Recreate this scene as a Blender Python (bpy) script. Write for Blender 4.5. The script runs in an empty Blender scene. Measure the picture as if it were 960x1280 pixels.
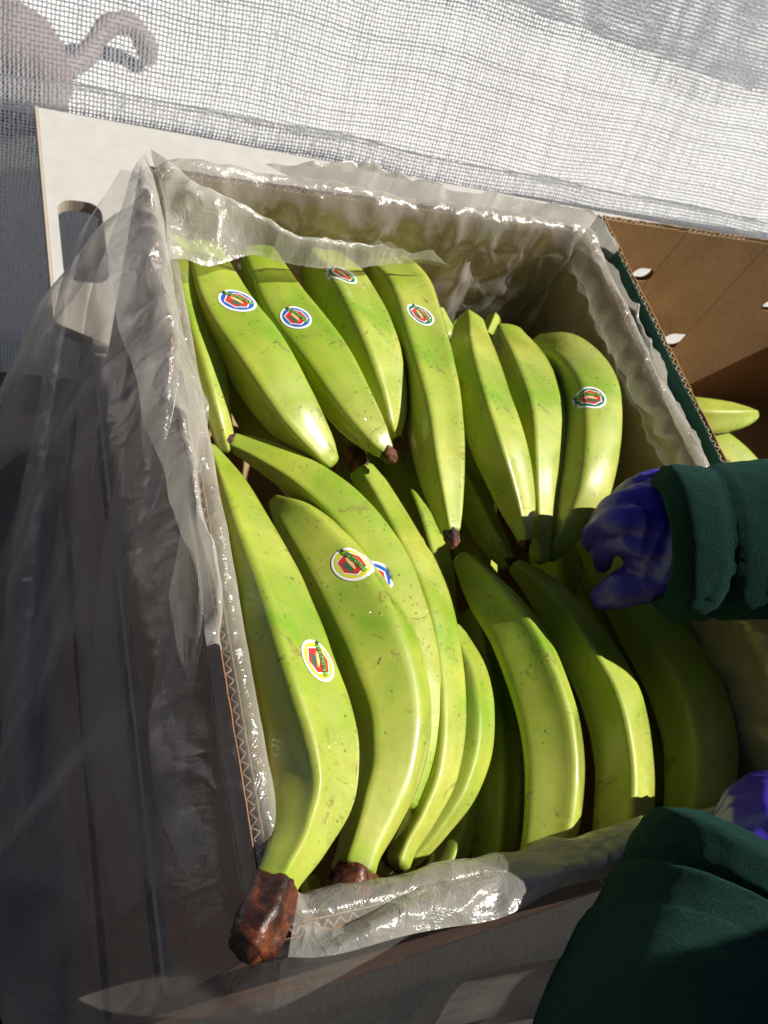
import bpy, bmesh, math, random
import numpy as np
from mathutils import Vector, Matrix, noise
from mathutils.bvhtree import BVHTree
from mathutils.geometry import delaunay_2d_cdt
R = math.radians
random.seed(7)
scene = bpy.context.scene
COL = scene.collection

# ------------------------------------------------------------------ camera
F = 1120.0                      # focal length in pixels of a 960 px wide frame
HC = 0.41                       # camera height above the rim of the carton
AX = Vector((2382, 53, -F)).normalized()
AY = Vector((-574, 2063, -F)); AY = (AY - AX * AY.dot(AX)).normalized()
AZ = AX.cross(AY)
MROT = Matrix((AX, AY, AZ))
CAMP = Vector((0, 0, HC))
cam_d = bpy.data.cameras.new('camera')
cam = bpy.data.objects.new('camera', cam_d); COL.objects.link(cam)
cam.matrix_world = Matrix.Translation(CAMP) @ MROT.to_4x4()
cam_d.sensor_fit = 'HORIZONTAL'; cam_d.sensor_width = 36.0; cam_d.lens = 36.0 * F / 960.0
cam_d.clip_start = 0.01; cam_d.clip_end = 500
scene.camera = cam
cam_d.dof.use_dof = True; cam_d.dof.focus_distance = 0.47; cam_d.dof.aperture_fstop = 24.0

# ------------------------------------------------------------------ light
SUN = Vector((0.62, -0.10, 0.77)).normalized()
world = bpy.data.worlds.new('World'); scene.world = world; world.use_nodes = True
wn = world.node_tree.nodes; wl = world.node_tree.links
sky = wn.new('ShaderNodeTexSky'); sky.sky_type = 'NISHITA'; sky.sun_disc = False
sky.sun_elevation = math.asin(SUN.z); sky.sun_rotation = math.atan2(SUN.x, SUN.y)
sky.air_density = 0.35; sky.dust_density = 0.7; sky.ozone_density = 0.4
bg = wn['Background']; bg.inputs['Strength'].default_value = 0.05
wl.new(sky.outputs[0], bg.inputs['Color'])
sd = bpy.data.lights.new('sun', 'SUN'); sd.energy = 5.0; sd.angle = R(0.5); sd.color = (1.0, 0.955, 0.87)
so = bpy.data.objects.new('sun', sd); COL.objects.link(so)
so.rotation_euler = SUN.to_track_quat('Z', 'Y').to_euler()
vs = scene.view_settings
vs.view_transform = 'Standard'; vs.look = 'None'; vs.gamma = 1.0; vs.exposure = 0.45
vs.use_curve_mapping = False
scene.cycles.transparent_max_bounces = 24
scene.cycles.max_bounces = 10
scene.cycles.caustics_reflective = False

# ------------------------------------------------------------------ helpers
def ray(u, v):
    return MROT @ Vector(((u - 480) / F, (640 - v) / F, -1.0))
def P(u, v, z=0.0):
    d = ray(u, v); t = (z - HC) / d.z
    return CAMP + d * t
def PY(u, v, y):
    d = ray(u, v); return CAMP + d * (y / d.y)
def depth(p):
    return -(MROT.transposed() @ (p - CAMP)).z

def smooth(x, a=0.0, b=1.0):
    t = min(1.0, max(0.0, (x - a) / (b - a))); return t * t * (3 - 2 * t)

def tag(o, label=None, cat=None, group=None, kind=None):
    if label: o['label'] = label
    if cat: o['category'] = cat
    if group: o['group'] = group
    if kind: o['kind'] = kind
    return o
def empty(name, loc, label, cat, group=None):
    o = bpy.data.objects.new(name, None); COL.objects.link(o); o.location = loc
    o.empty_display_size = 0.02
    return tag(o, label, cat, group)
def link_mesh(name, me, mats, parent=None, smooth_=True):
    if not isinstance(mats, (list, tuple)): mats = [mats]
    for m in mats: me.materials.append(m)
    if smooth_ and len(me.polygons): me.polygons.foreach_set('use_smooth', [True] * len(me.polygons))
    o = bpy.data.objects.new(name, me); COL.objects.link(o)
    if parent is not None:
        o.parent = parent
        o.matrix_parent_inverse = Matrix.Identity(4)
        off = Vector((0, 0, 0)); p = parent
        while p is not None:
            off += p.location; p = p.parent
        me.transform(Matrix.Translation(-off))
    me.update()
    return o
def mesh_of(name, verts, faces, uv=None):
    me = bpy.data.meshes.new(name)
    me.from_pydata([tuple(v) for v in verts], [], faces)
    if uv is not None:
        l = me.uv_layers.new(name='UVMap')
        idx = np.zeros(len(me.loops), dtype=np.int32); me.loops.foreach_get('vertex_index', idx)
        l.data.foreach_set('uv', np.asarray(uv, dtype=np.float32)[idx].ravel())
    return me
def box_bm(bm, lo, hi, bevel=0.0):
    r = bmesh.ops.create_cube(bm, size=1.0)
    c = (Vector(lo) + Vector(hi)) / 2; s = Vector(hi) - Vector(lo)
    for v in r['verts']: v.co = Vector((v.co.x * s.x, v.co.y * s.y, v.co.z * s.z)) + c
    if bevel:
        es = list({e for v in r['verts'] for e in v.link_edges})
        bmesh.ops.bevel(bm, geom=es, offset=bevel, segments=2, affect='EDGES', profile=0.6)
def from_bm(bm, name):
    me = bpy.data.meshes.new(name); bm.to_mesh(me); bm.free(); return me
def catmull(pts, n):
    """pts: list of sequences; n samples per span; returns np array"""
    A = np.array(pts, dtype=float)
    Q = np.vstack([2 * A[0] - A[1], A, 2 * A[-1] - A[-2]])
    out = []
    for i in range(1, len(Q) - 2):
        p0, p1, p2, p3 = Q[i - 1], Q[i], Q[i + 1], Q[i + 2]
        for k in range(n):
            t = k / n
            out.append(0.5 * ((2 * p1) + (-p0 + p2) * t + (2 * p0 - 5 * p1 + 4 * p2 - p3) * t * t + (-p0 + 3 * p1 - 3 * p2 + p3) * t ** 3))
    out.append(A[-1]); return np.array(out)
def resample(path, n):
    path = np.array(path, dtype=float)
    d = np.r_[0, np.cumsum(np.linalg.norm(np.diff(path[:, :3], axis=0), axis=1))]
    t = np.linspace(0, d[-1], n)
    return np.stack([np.interp(t, d, path[:, k]) for k in range(path.shape[1])], axis=1)
def fbm(p, sc, octv=3):
    return noise.fractal(p * sc, 1.0, 2.0, octv)
def ridged(p, sc):
    return 1.0 - abs(noise.noise(p * sc)) * 2.0

# ------------------------------------------------------------------ materials
class NT:
    def __init__(s, name):
        s.m = bpy.data.materials.new(name); s.m.use_nodes = True
        s.n = s.m.node_tree.nodes; s.l = s.m.node_tree.links
        s.b = s.n['Principled BSDF']; s.out = s.n['Material Output']
    def new(s, t, **kw):
        n = s.n.new(t)
        for k, v in kw.items():
            if k.startswith('i_'):
                key = k[2:]; key = int(key) if key.isdigit() else key.replace('_', ' ')
                n.inputs[key].default_value = v
            else: setattr(n, k, v)
        return n
    def lk(s, a, b): s.l.new(a, b)
    def ramp(s, fac, stops, interp='LINEAR'):
        r = s.n.new('ShaderNodeValToRGB'); e = r.color_ramp.elements; r.color_ramp.interpolation = interp
        while len(e) < len(stops): e.new(0.5)
        for el, (p, c) in zip(e, stops):
            el.position = p; el.color = (c[0], c[1], c[2], 1) if isinstance(c, (tuple, list)) else (c, c, c, 1)
        s.lk(fac, r.inputs[0]); return r.outputs[0]
    def noise(s, scale, detail=3, vec=None, rough=0.5, dist=0.0):
        n = s.n.new('ShaderNodeTexNoise'); n.inputs['Scale'].default_value = scale
        n.inputs['Detail'].default_value = detail; n.inputs['Roughness'].default_value = rough
        n.inputs['Distortion'].default_value = dist
        if vec is not None: s.lk(vec, n.inputs['Vector'])
        return n.outputs[0]
    def mix(s, fac, a, b, mode='MIX'):
        m = s.n.new('ShaderNodeMix'); m.data_type = 'RGBA'; m.blend_type = mode
        for sock, val in ((m.inputs[0], fac), (m.inputs[6], a), (m.inputs[7], b)):
            if isinstance(val, bpy.types.NodeSocket): s.lk(val, sock)
            elif isinstance(val, (tuple, list)): sock.default_value = (val[0], val[1], val[2], 1)
            else: sock.default_value = val
        return m.outputs[2]
    def math(s, op, a, b=0.0, clamp=False):
        m = s.n.new('ShaderNodeMath'); m.operation = op; m.use_clamp = clamp
        for i, val in enumerate((a, b)):
            if isinstance(val, bpy.types.NodeSocket): s.lk(val, m.inputs[i])
            else: m.inputs[i].default_value = val
        return m.outputs[0]
    def bump(s, h, dist, strength=1.0):
        b = s.n.new('ShaderNodeBump'); b.inputs['Distance'].default_value = dist
        b.inputs['Strength'].default_value = strength; s.lk(h, b.inputs['Height']); return b.outputs[0]
    def coord(s, which='Object'):
        return s.n.new('ShaderNodeTexCoord').outputs[which]
    def mapping(s, vec, scale):
        m = s.n.new('ShaderNodeMapping'); m.inputs['Scale'].default_value = scale; s.lk(vec, m.inputs[0]); return m.outputs[0]
    def set(s, **kw):
        for k, v in kw.items():
            s.b.inputs[k.replace('_', ' ')].default_value = v

def plain(name, col, rough=0.6, **kw):
    t = NT(name); t.set(Base_Color=(*col, 1), Roughness=rough)
    co = t.coord(); n = t.noise(60, 3, co)
    t.lk(t.mix(n, [c * 0.88 for c in col], [min(1, c * 1.1) for c in col]), t.b.inputs['Base Color'])
    for k, v in kw.items(): t.b.inputs[k.replace('_', ' ')].default_value = v
    return t.m

def mat_plantain():
    t = NT('green_plantain_skin')
    co = t.coord('Object')
    oi = t.new('ShaderNodeObjectInfo')
    uv = t.coord('UV')
    sep = t.new('ShaderNodeSeparateXYZ'); t.lk(uv, sep.inputs[0])
    base = t.mix(oi.outputs['Random'], (0.30, 0.385, 0.020), (0.43, 0.455, 0.06))
    n1 = t.noise(22, 4, co, 0.6)
    base = t.mix(t.ramp(n1, [(0.38, 0.0), (0.68, 1.0)]), base, (0.155, 0.315, 0.008))
    n2 = t.noise(9, 2, co)
    base = t.mix(t.ramp(n2, [(0.45, 0.0), (0.7, 0.7)]), base, (0.52, 0.52, 0.13))
    # lengthwise faint streaks
    st = t.noise(1.0, 3, t.mapping(uv, (3.0, 60.0, 1.0)), 0.6)
    base = t.mix(t.ramp(st, [(0.5, 0.0), (0.85, 0.18)]), base, (0.26, 0.33, 0.03))
    # ends of the fruit are greener
    e = t.math('ABSOLUTE', t.math('SUBTRACT', sep.outputs[0], 0.5))
    base = t.mix(t.ramp(e, [(0.34, 0.0), (0.5, 0.55)]), base, (0.19, 0.33, 0.02))
    # freckles and scuffs
    w = t.new('ShaderNodeTexVoronoi'); w.inputs['Scale'].default_value = 190; t.lk(co, w.inputs['Vector'])
    w.inputs['Randomness'].default_value = 1.0
    fr = t.ramp(w.outputs['Distance'], [(0.09, 1.0), (0.2, 0.0)])
    clump = t.ramp(t.noise(40, 2, co), [(0.44, 0.0), (0.58, 0.85)])
    base = t.mix(t.math('MULTIPLY', fr, clump), base, (0.09, 0.085, 0.02))
    w2 = t.new('ShaderNodeTexVoronoi'); w2.inputs['Scale'].default_value = 40
    dv = t.new('ShaderNodeTexNoise'); dv.inputs['Scale'].default_value = 120; t.lk(co, dv.inputs['Vector'])
    dm = t.new('ShaderNodeVectorMath'); dm.operation = 'MULTIPLY_ADD'; t.lk(dv.outputs['Color'], dm.inputs[0]); dm.inputs[1].default_value = (.016, .016, .016); t.lk(co, dm.inputs[2]); t.lk(dm.outputs[0], w2.inputs['Vector'])
    fr2 = t.ramp(w2.outputs['Distance'], [(0.035, 0.9), (0.085, 0.0)])
    base = t.mix(t.math('MULTIPLY', fr2, t.ramp(t.noise(17, 2, co), [(0.5, 0.0), (0.58, 0.85)])), base, (0.05, 0.032, 0.012))
    sc = t.ramp(t.noise(55, 5, t.mapping(co, (1, 1, 1)), 0.7, 1.5), [(0.60, 0.0), (0.67, 0.8)])
    base = t.mix(sc, base, (0.19, 0.15, 0.04))
    bl = t.ramp(t.noise(85, 4, t.mapping(co, (1, 1, 1)), 0.6, 0.5), [(0.40, 0.35), (0.62, 0.0)])
    base = t.mix(bl, base, (0.28, 0.30, 0.05))
    lng = t.new('ShaderNodeTexNoise'); lng.inputs['Scale'].default_value = 1.0; lng.inputs['Detail'].default_value = 2; t.lk(t.mapping(uv, (16.0, 190.0, 1.0)), lng.inputs['Vector'])
    base = t.mix(t.ramp(lng.outputs[0], [(0.70, 0.0), (0.76, 0.7)]), base, (0.12, 0.10, 0.03))
    base = t.mix(t.math('MULTIPLY', t.ramp(e, [(0.46, 0.0), (0.5, 0.9)]), t.ramp(t.noise(60, 3, co), [(0.35, 0.0), (0.6, 1.0)])), base, (0.10, 0.065, 0.02))
    scar = t.ramp(t.noise(1.0, 4, t.mapping(co, (30, 30, 30)), 0.65, 3.0), [(0.69, 0.0), (0.73, 0.85)])
    base = t.mix(scar, base, (0.10, 0.06, 0.022))
    t.lk(base, t.b.inputs['Base Color'])
    wet = t.ramp(t.noise(13, 2, co), [(0.50, 0.0), (0.58, 1.0)])
    r = t.mix(wet, (0.50,) * 3, (0.28,) * 3)
    t.lk(r, t.b.inputs['Roughness'])
    t.set(Coat_Roughness=0.07, Coat_IOR=1.4)
    t.lk(t.math('MULTIPLY', wet, 0.85), t.b.inputs['Coat Weight'])
    h1 = t.noise(160, 3, co)
    drops = t.new('ShaderNodeTexVoronoi'); drops.inputs['Scale'].default_value = 260; t.lk(co, drops.inputs['Vector'])
    dd = t.math('MULTIPLY', t.ramp(drops.outputs['Distance'], [(0.0, 1.0), (0.35, 0.0)]), t.ramp(t.noise(24, 2, co), [(0.55, 0.0), (0.62, 1.0)]))
    h = t.math('ADD', t.math('MULTIPLY', h1, 0.12), t.math('MULTIPLY', t.noise(30, 3, co), 0.6))
    b = t.bump(h, 0.0011, 0.75)
    t.lk(b, t.b.inputs['Normal']); t.lk(t.bump(dd, 0.0012, 0.9), t.b.inputs['Coat Normal'])
    return t.m

def mat_cut(name='cut_stem_brown', wet=True):
    t = NT(name); co = t.coord()
    n = t.noise(90, 5, t.mapping(co, (1, 1, 0.4)), 0.65, 0.8)
    c = t.ramp(n, [(0.34, (0.008, 0.004, 0.003)), (0.48, (0.045, 0.012, 0.006)), (0.60, (0.14, 0.038, 0.012)), (0.8, (0.28, 0.12, 0.05))])
    t.lk(c, t.b.inputs['Base Color']); t.set(Roughness=0.42 if wet else 0.75)
    t.lk(t.bump(t.noise(220, 4, co), 0.0015, 0.8), t.b.inputs['Normal']); return t.m

def mat_plastic(name='translucent_plastic_film', lo=0.06, hi=0.15, bmp=0.6):
    t = NT(name); co = t.coord()
    n1 = t.noise(24, 2, t.mapping(co, (1, 1, 0.16)), 0.5, 0.6)
    n2 = t.noise(60, 4, t.mapping(co, (1, 1, 0.25)), 0.6, 2.5)
    r1 = t.math('ABSOLUTE', t.math('SUBTRACT', n1, 0.5)); r2 = t.math('ABSOLUTE', t.math('SUBTRACT', n2, 0.5))
    h = t.math('SUBTRACT', t.math('MULTIPLY', r1, -1.0), t.math('MULTIPLY', r2, 0.16))
    nb = t.bump(h, 0.011, bmp)
    lw = t.new('ShaderNodeLayerWeight'); lw.inputs['Blend'].default_value = 0.5
    f2 = t.math('POWER', lw.outputs['Facing'], 2.6)
    dens = t.ramp(t.noise(9, 3, co), [(0.35, lo), (0.7, hi)])
    fac = t.math('ADD', t.math('MULTIPLY', f2, 0.60), dens, True)
    tr = t.new('ShaderNodeBsdfTransparent'); tr.inputs[0].default_value = (0.97, 0.95, 0.92, 1)
    df = t.new('ShaderNodeBsdfDiffuse'); df.inputs[0].default_value = (0.80, 0.765, 0.70, 1)
    tl = t.new('ShaderNodeBsdfTranslucent'); tl.inputs[0].default_value = (0.80, 0.765, 0.70, 1)
    for x in (df, tl): t.lk(nb, x.inputs['Normal'])
    m1 = t.new('ShaderNodeMixShader'); m1.inputs[0].default_value = 0.5
    t.lk(df.outputs[0], m1.inputs[1]); t.lk(tl.outputs[0], m1.inputs[2])
    m2 = t.new('ShaderNodeMixShader'); t.lk(fac, m2.inputs[0]); t.lk(tr.outputs[0], m2.inputs[1]); t.lk(m1.outputs[0], m2.inputs[2])
    gl = t.new('ShaderNodeBsdfGlossy'); gl.inputs['Roughness'].default_value = 0.20; t.lk(nb, gl.inputs['Normal'])
    lw2 = t.new('ShaderNodeLayerWeight'); lw2.inputs['Blend'].default_value = 0.5; t.lk(nb, lw2.inputs['Normal'])
    fr = t.math('MULTIPLY_ADD', t.math('POWER', lw2.outputs['Facing'], 5.0), 0.55); fr.node.inputs[2].default_value = 0.075
    m3 = t.new('ShaderNodeMixShader'); t.lk(fr, m3.inputs[0])
    t.lk(m2.outputs[0], m3.inputs[1]); t.lk(gl.outputs[0], m3.inputs[2])
    t.lk(m3.outputs[0], t.out.inputs['Surface'])
    return t.m

def mat_card(name, c1, c2, fib=1.0):
    t = NT(name); co = t.coord()
    n = t.noise(14, 5, co, 0.6)
    c = t.mix(t.ramp(n, [(0.35, 0.0), (0.7, 1.0)]), c1, c2)
    n2 = t.noise(420, 3, t.mapping(co, (1, 1, 0.35)))
    c = t.mix(t.ramp(n2, [(0.45, 0.0), (0.75, 0.35)]), c, [x * 0.6 for x in c1])
    st = t.ramp(t.noise(7, 3, co, 0.6, 1.0), [(0.6, 0.0), (0.72, 0.35)])
    c = t.mix(st, c, [x * 0.55 for x in c1])
    t.lk(c, t.b.inputs['Base Color']); t.set(Roughness=0.8)
    t.lk(t.bump(n2, 0.0005, 0.4 * fib), t.b.inputs['Normal']); return t.m

def mat_fleece():
    t = NT('dark_green_fleece'); co = t.coord()
    n = t.noise(620, 5, co, 0.75)
    n0 = t.noise(30, 3, co)
    c = t.mix(t.ramp(n, [(0.3, 0.0), (0.7, 1.0)]), (0.002, 0.010, 0.008), (0.008, 0.033, 0.026))
    c = t.mix(t.ramp(n0, [(0.4, 0.0), (0.8, 0.4)]), c, (0.004, 0.02, 0.02))
    t.lk(c, t.b.inputs['Base Color'])
    t.set(Roughness=0.95, Sheen_Weight=0.12, Sheen_Roughness=0.5, Sheen_Tint=(0.25, 0.8, 0.65, 1), Specular_IOR_Level=0.1)
    t.lk(t.bump(n, 0.0016, 0.8), t.b.inputs['Normal']); return t.m

def mat_glove():
    t = NT('purple_nitrile_rubber'); co = t.coord()
    n = t.noise(45, 3, co, 0.5, 0.8)
    c = t.mix(n, (0.045, 0.024, 0.36), (0.060, 0.034, 0.44)); t.lk(c, t.b.inputs['Base Color'])
    t.set(Roughness=0.38)
    st = t.noise(1.0, 3, t.mapping(co, (130, 40, 40)))
    t.lk(t.bump(st, 0.0010, 0.45), t.b.inputs['Normal']); return t.m

def mat_net(name, c):
    t = NT(name); co = t.coord()
    n = t.noise(6, 3, co)
    col = t.mix(n, [x * 0.8 for x in c], c)
    df = t.new('ShaderNodeBsdfDiffuse'); tl = t.new('ShaderNodeBsdfTranslucent')
    t.lk(col, df.inputs[0]); t.lk(col, tl.inputs[0])
    m = t.new('ShaderNodeMixShader'); m.inputs[0].default_value = 0.5
    t.lk(df.outputs[0], m.inputs[1]); t.lk(tl.outputs[0], m.inputs[2]); t.lk(m.outputs[0], t.out.inputs['Surface'])
    return t.m

def mat_ground(name, c1, c2, sc=3):
    t = NT(name); co = t.coord('Object')
    c = t.mix(t.noise(sc, 5, co), c1, c2)
    c = t.mix(t.ramp(t.noise(90, 3, co), [(0.5, 0.0), (0.75, 0.4)]), c, [x * 0.6 for x in c1])
    t.lk(c, t.b.inputs['Base Color']); t.set(Roughness=0.9)
    t.lk(t.bump(t.noise(120, 4, co), 0.004, 0.6), t.b.inputs['Normal']); return t.m

M = dict(
    skin=mat_plantain(), cut=mat_cut(), dry=mat_cut('dry_dark_tip', False), film=mat_plastic(), film3=mat_plastic('drape_film', 0.10, 0.22, 0.8), film1=mat_plastic('gathered_film', 0.20, 0.44, 0.9), film2=mat_plastic('crumpled_film_plies', 0.40, 0.68, 0.9),
    kraft=mat_card('brown_kraft_board', (0.33, 0.205, 0.09), (0.42, 0.27, 0.125)),
    kraft_out=mat_card('weathered_outer_board', (0.22, 0.11, 0.06), (0.30, 0.165, 0.095)),
    flute=mat_card('pale_corrugated_flute', (0.42, 0.30, 0.19), (0.52, 0.39, 0.26)),
    green_print=mat_card('green_printed_board', (0.012, 0.075, 0.05), (0.018, 0.10, 0.066)),
    fleece=mat_fleece(), glove=mat_glove(), net=mat_net('grey_white_net_thread', (0.76, 0.77, 0.79)),
    board=plain('white_laminate', (0.46, 0.445, 0.42), 0.4), board_edge=plain('worn_beige_edge', (0.42, 0.36, 0.29), 0.7),
    steel=plain('dark_table_leg', (0.05, 0.05, 0.055), 0.4),
    white=plain('sticker_white', (0.80, 0.80, 0.78), 0.3), blue=plain('sticker_blue', (0.02, 0.12, 0.50), 0.3),
    yellow=plain('sticker_yellow', (0.66, 0.62, 0.03), 0.3), green=plain('sticker_green', (0.01, 0.15, 0.09), 0.3),
    red=plain('sticker_red', (0.60, 0.035, 0.03), 0.3), banner=plain('sticker_lime', (0.18, 0.40, 0.06), 0.3),
    ink=plain('sticker_ink', (0.008, 0.03, 0.015), 0.4), cream=plain('sticker_cream', (0.75, 0.52, 0.22), 0.3),
    leaf=plain('sticker_leaf', (0.05, 0.13, 0.07), 0.3),
    pink=plain('dusty_pink_canvas', (0.20, 0.14, 0.135), 0.8), strap=plain('grey_pink_strap', (0.24, 0.18, 0.18), 0.6),
)

# ------------------------------------------------------------------ setting
def sheet(name, x0, x1, y0, y1, z, mat):
    me = mesh_of(name, [(x0, y0, z), (x1, y0, z), (x1, y1, z), (x0, y1, z)], [(0, 1, 2, 3)])
    return tag(link_mesh(name, me, mat, None, False), kind='structure')
sheet('ground', -40, 40, -40, 1.9, -1.0, mat_ground('dark_tarmac', (0.012, 0.011, 0.010), (0.026, 0.024, 0.021)))
sheet('pavement', -40, 40, 1.9, 60, -0.994, mat_ground('pale_paving', (0.76, 0.76, 0.77), (0.82, 0.82, 0.82), 2))

# ------------------------------------------------------------------ table
TZ = -0.245                                   # table top height
TX0, TX1, TY0, TY1 = 0.082, 1.55, 0.036, 0.915
_pa = P(52, 135, TZ); _pb = P(960, 304, TZ)
def yback(x): return _pa.y + (_pb.y - _pa.y) * (x - _pa.x) / (_pb.x - _pa.x)
def rrect(x0, x1, y0, y1, r, n=6):
    out = []
    for cx, cy, a0 in ((x1 - r, y1 - r, 0), (x0 + r, y1 - r, 90), (x0 + r, y0 + r, 180), (x1 - r, y0 + r, 270)):
        for k in range(n + 1):
            a = R(a0 + 90 * k / n); out.append((cx + r * math.cos(a), cy + r * math.sin(a)))
    return out
def panel_with_holes(outer, holes, thick, place):
    """outer/holes: 2-D loops; place(a, b, w) -> 3-D point. Returns verts, faces."""
    pts = [Vector(p) for p in outer]; edges = [(i, (i + 1) % len(outer)) for i in range(len(outer))]
    loops = [list(range(len(outer)))]
    for h in holes:
        s = len(pts); pts += [Vector(p) for p in h]
        edges += [(s + i, s + (i + 1) % len(h)) for i in range(len(h))]; loops.append(list(range(s, s + len(h))))
    v2, e2, f2, ov, oe, of = delaunay_2d_cdt(pts, edges, [], 1, 1e-7)
    def inside(p, poly):
        c = False; j = len(poly) - 1
        for i in range(len(poly)):
            if (poly[i][1] > p[1]) != (poly[j][1] > p[1]) and p[0] < (poly[j][0] - poly[i][0]) * (p[1] - poly[i][1]) / (poly[j][1] - poly[i][1]) + poly[i][0]: c = not c
            j = i
        return c
    fs = []
    for f in f2:
        c = sum((v2[i] for i in f), Vector((0, 0))) / len(f)
        if any(inside(c, h) for h in holes): continue
        fs.append(tuple(f))
    n = len(v2)
    V = [place(p[0], p[1], 0) for p in v2] + [place(p[0], p[1], thick) for p in v2]
    Fc = [tuple(f) for f in fs] + [tuple(i + n for i in reversed(f)) for f in fs]
    cnt = {}
    for f in fs:
        for a, b in zip(f, f[1:] + f[:1]): cnt[(a, b)] = 1
    side = []
    for (a, b) in cnt:
        if (b, a) not in cnt: side.append((b, a, a + n, b + n))
    return V, Fc + side, len(Fc)
tbl = empty('folding_table', (0.8, 0.4, -1.0), 'white laminate board tabletop with worn beige edge under the cartons beside the net', 'table')
V, Fc, nf = panel_with_holes([(0.112, TY0), (TX1, TY0), (TX1, yback(TX1)), (TX0, yback(TX0)), (TX0, 0.60), (0.112, 0.585)], [rrect(0.092, 0.135, 0.655, 0.768, 0.016)], -0.014,
                         lambda a, b, w: (a, b, TZ + w))
me = mesh_of('tabletop', V, Fc)
o = link_mesh('tabletop', me, [M['board'], M['board_edge']], tbl, False)
for i, p in enumerate(me.polygons):
    if i >= nf: p.material_index = 1
yb0 = yback(TX0)
me = mesh_of('edge_strip', [(TX0 - dx, y, TZ + dz) for y in (0.60, yb0) for dx, dz in ((.003, -.016), (.0005, -.016), (.0005, .0015), (.003, .0015))],
      [(0, 3, 2, 1), (4, 5, 6, 7), (0, 1, 5, 4), (1, 2, 6, 5), (2, 3, 7, 6), (3, 0, 4, 7)])
link_mesh('edge_strip', me, M['board_edge'], tbl, False)
for (x, y) in ((0.16, 0.82), (1.45, 0.62), (0.56, 0.06), (1.45, 0.06)):
    bm = bmesh.new(); box_bm(bm, (x - 0.014, y - 0.014, -1.0), (x + 0.014, y + 0.014, TZ - 0.0145), 0.003)
    link_mesh('leg', from_bm(bm, 'leg'), M['steel'], tbl, False)

# ------------------------------------------------------------------ cartons
def wall(parent, a, b, z0, z1, inward, mat_in, mat_out, holes=(), seams=(), pitch=0.0062, T=0.006, sink=None):
    """corrugated board standing from a to b; flute channels run upright"""
    a = Vector(a); b = Vector(b); L = (b - a).length; d = (b - a) / L; nrm = Vector((inward[0], inward[1]))
    def top(x):
        return z1 + (sink(x / L) if sink else 0.0)
    root = None
    cuts = [0.0] + list(seams) + [L]
    rnd = random.Random(int(L * 1e5))
    def place(w0):
        return lambda p, q, w: (a.x + d.x * p + nrm.x * (w0 + w), a.y + d.y * p + nrm.y * (w0 + w), q)
    def outline(x0, x1):
        n = max(2, int((x1 - x0) / 0.006)); pts = [(x0, z0), (x1, z0)]
        for k in range(n + 1):
            x = x1 + (x0 - x1) * k / n
            pts.append((x, top(x) + rnd.uniform(-0.0006, 0.0006)))
        return pts
    V, Fc, _ = panel_with_holes(outline(0, L), holes, 0.0006, place(0))
    root = link_mesh('wall_panel', mesh_of('wall_panel', V, Fc), mat_out, parent, False)
    for x0, x1 in zip(cuts, cuts[1:]):
        g0 = 0.0004 if x0 > 0 else 0; g1 = 0.0004 if x1 < L else 0
        hs = [h for h in holes if x0 < sum(p[0] for p in h) / len(h) < x1]
        V, Fc, _ = panel_with_holes(outline(x0 + g0, x1 - g1), hs, 0.0006, place(T - 0.0006))
        link_mesh('inner_sheet', mesh_of('inner_sheet', V, Fc), mat_in, root, False)
    # zig-zag flute, a thin ribbon of its own thickness
    n = int(L / pitch * 2); V = []; Fc = []
    ww = (0.0007, T - 0.0007)
    for k in range(n + 1):
        x = min(L, max(0, L * (k + rnd.uniform(-.22, .22)) / n)); w = ww[k % 2] + (rnd.uniform(0, .0011) if k % 2 == 0 else -rnd.uniform(0, .0011)); zt = top(x) + 0.0002 - 0.0016 * rnd.random()
        for dx in (-0.00035, 0.00035):
            V += [place(w)(x + dx, z0, 0), place(w)(x + dx, zt, 0)]
    for k in range(n):
        x = L * (k + .5) / n
        if any(min(p[0] for p in h) - 0.004 < x < max(p[0] for p in h) + 0.004 for h in holes): continue
        a_, b_ = 4 * k, 4 * k + 4
        Fc += [(a_, b_, b_ + 1, a_ + 1), (a_ + 2, a_ + 3, b_ + 3, b_ + 2), (a_ + 1, b_ + 1, b_ + 3, a_ + 3)]
    link_mesh('corrugated_flute', mesh_of('corrugated_flute', V, Fc), M['flute'], root, False)
    # top ply between (double wall board)
    return root
BX0, BX1, BY0, BY1 = 0.116, 0.502, 0.032, 0.532
RIM = -0.006
box = empty('cardboard_carton', (0.31, 0.28, TZ), 'brown corrugated carton lined with clear plastic and heaped with green plantains', 'carton')
zb = TZ + 0.0005
wall(box, (BX0, BY0), (BX0, BY1), zb, RIM, (1, 0), M['kraft'], M['kraft_out'])
wall(box, (BX1, BY0), (BX1, BY1), zb, RIM - 0.004, (-1, 0), M['kraft'], M['kraft_out'])
wall(box, (BX0 + 0.0065, BY1), (BX1 - 0.0065, BY1), zb, RIM, (0, -1), M['kraft'], M['kraft_out'])
wall(box, (BX0 + 0.0065, BY0), (BX1 - 0.0065, BY0), zb, RIM, (0, 1), M['kraft'], M['kraft_out'])
bm = bmesh.new(); box_bm(bm, (BX0 + 0.007, BY0 + 0.007, zb), (BX1 - 0.007, BY1 - 0.007, zb + 0.006))
link_mesh('base_panel', from_bm(bm, 'base_panel'), M['kraft'], box, False)

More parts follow.
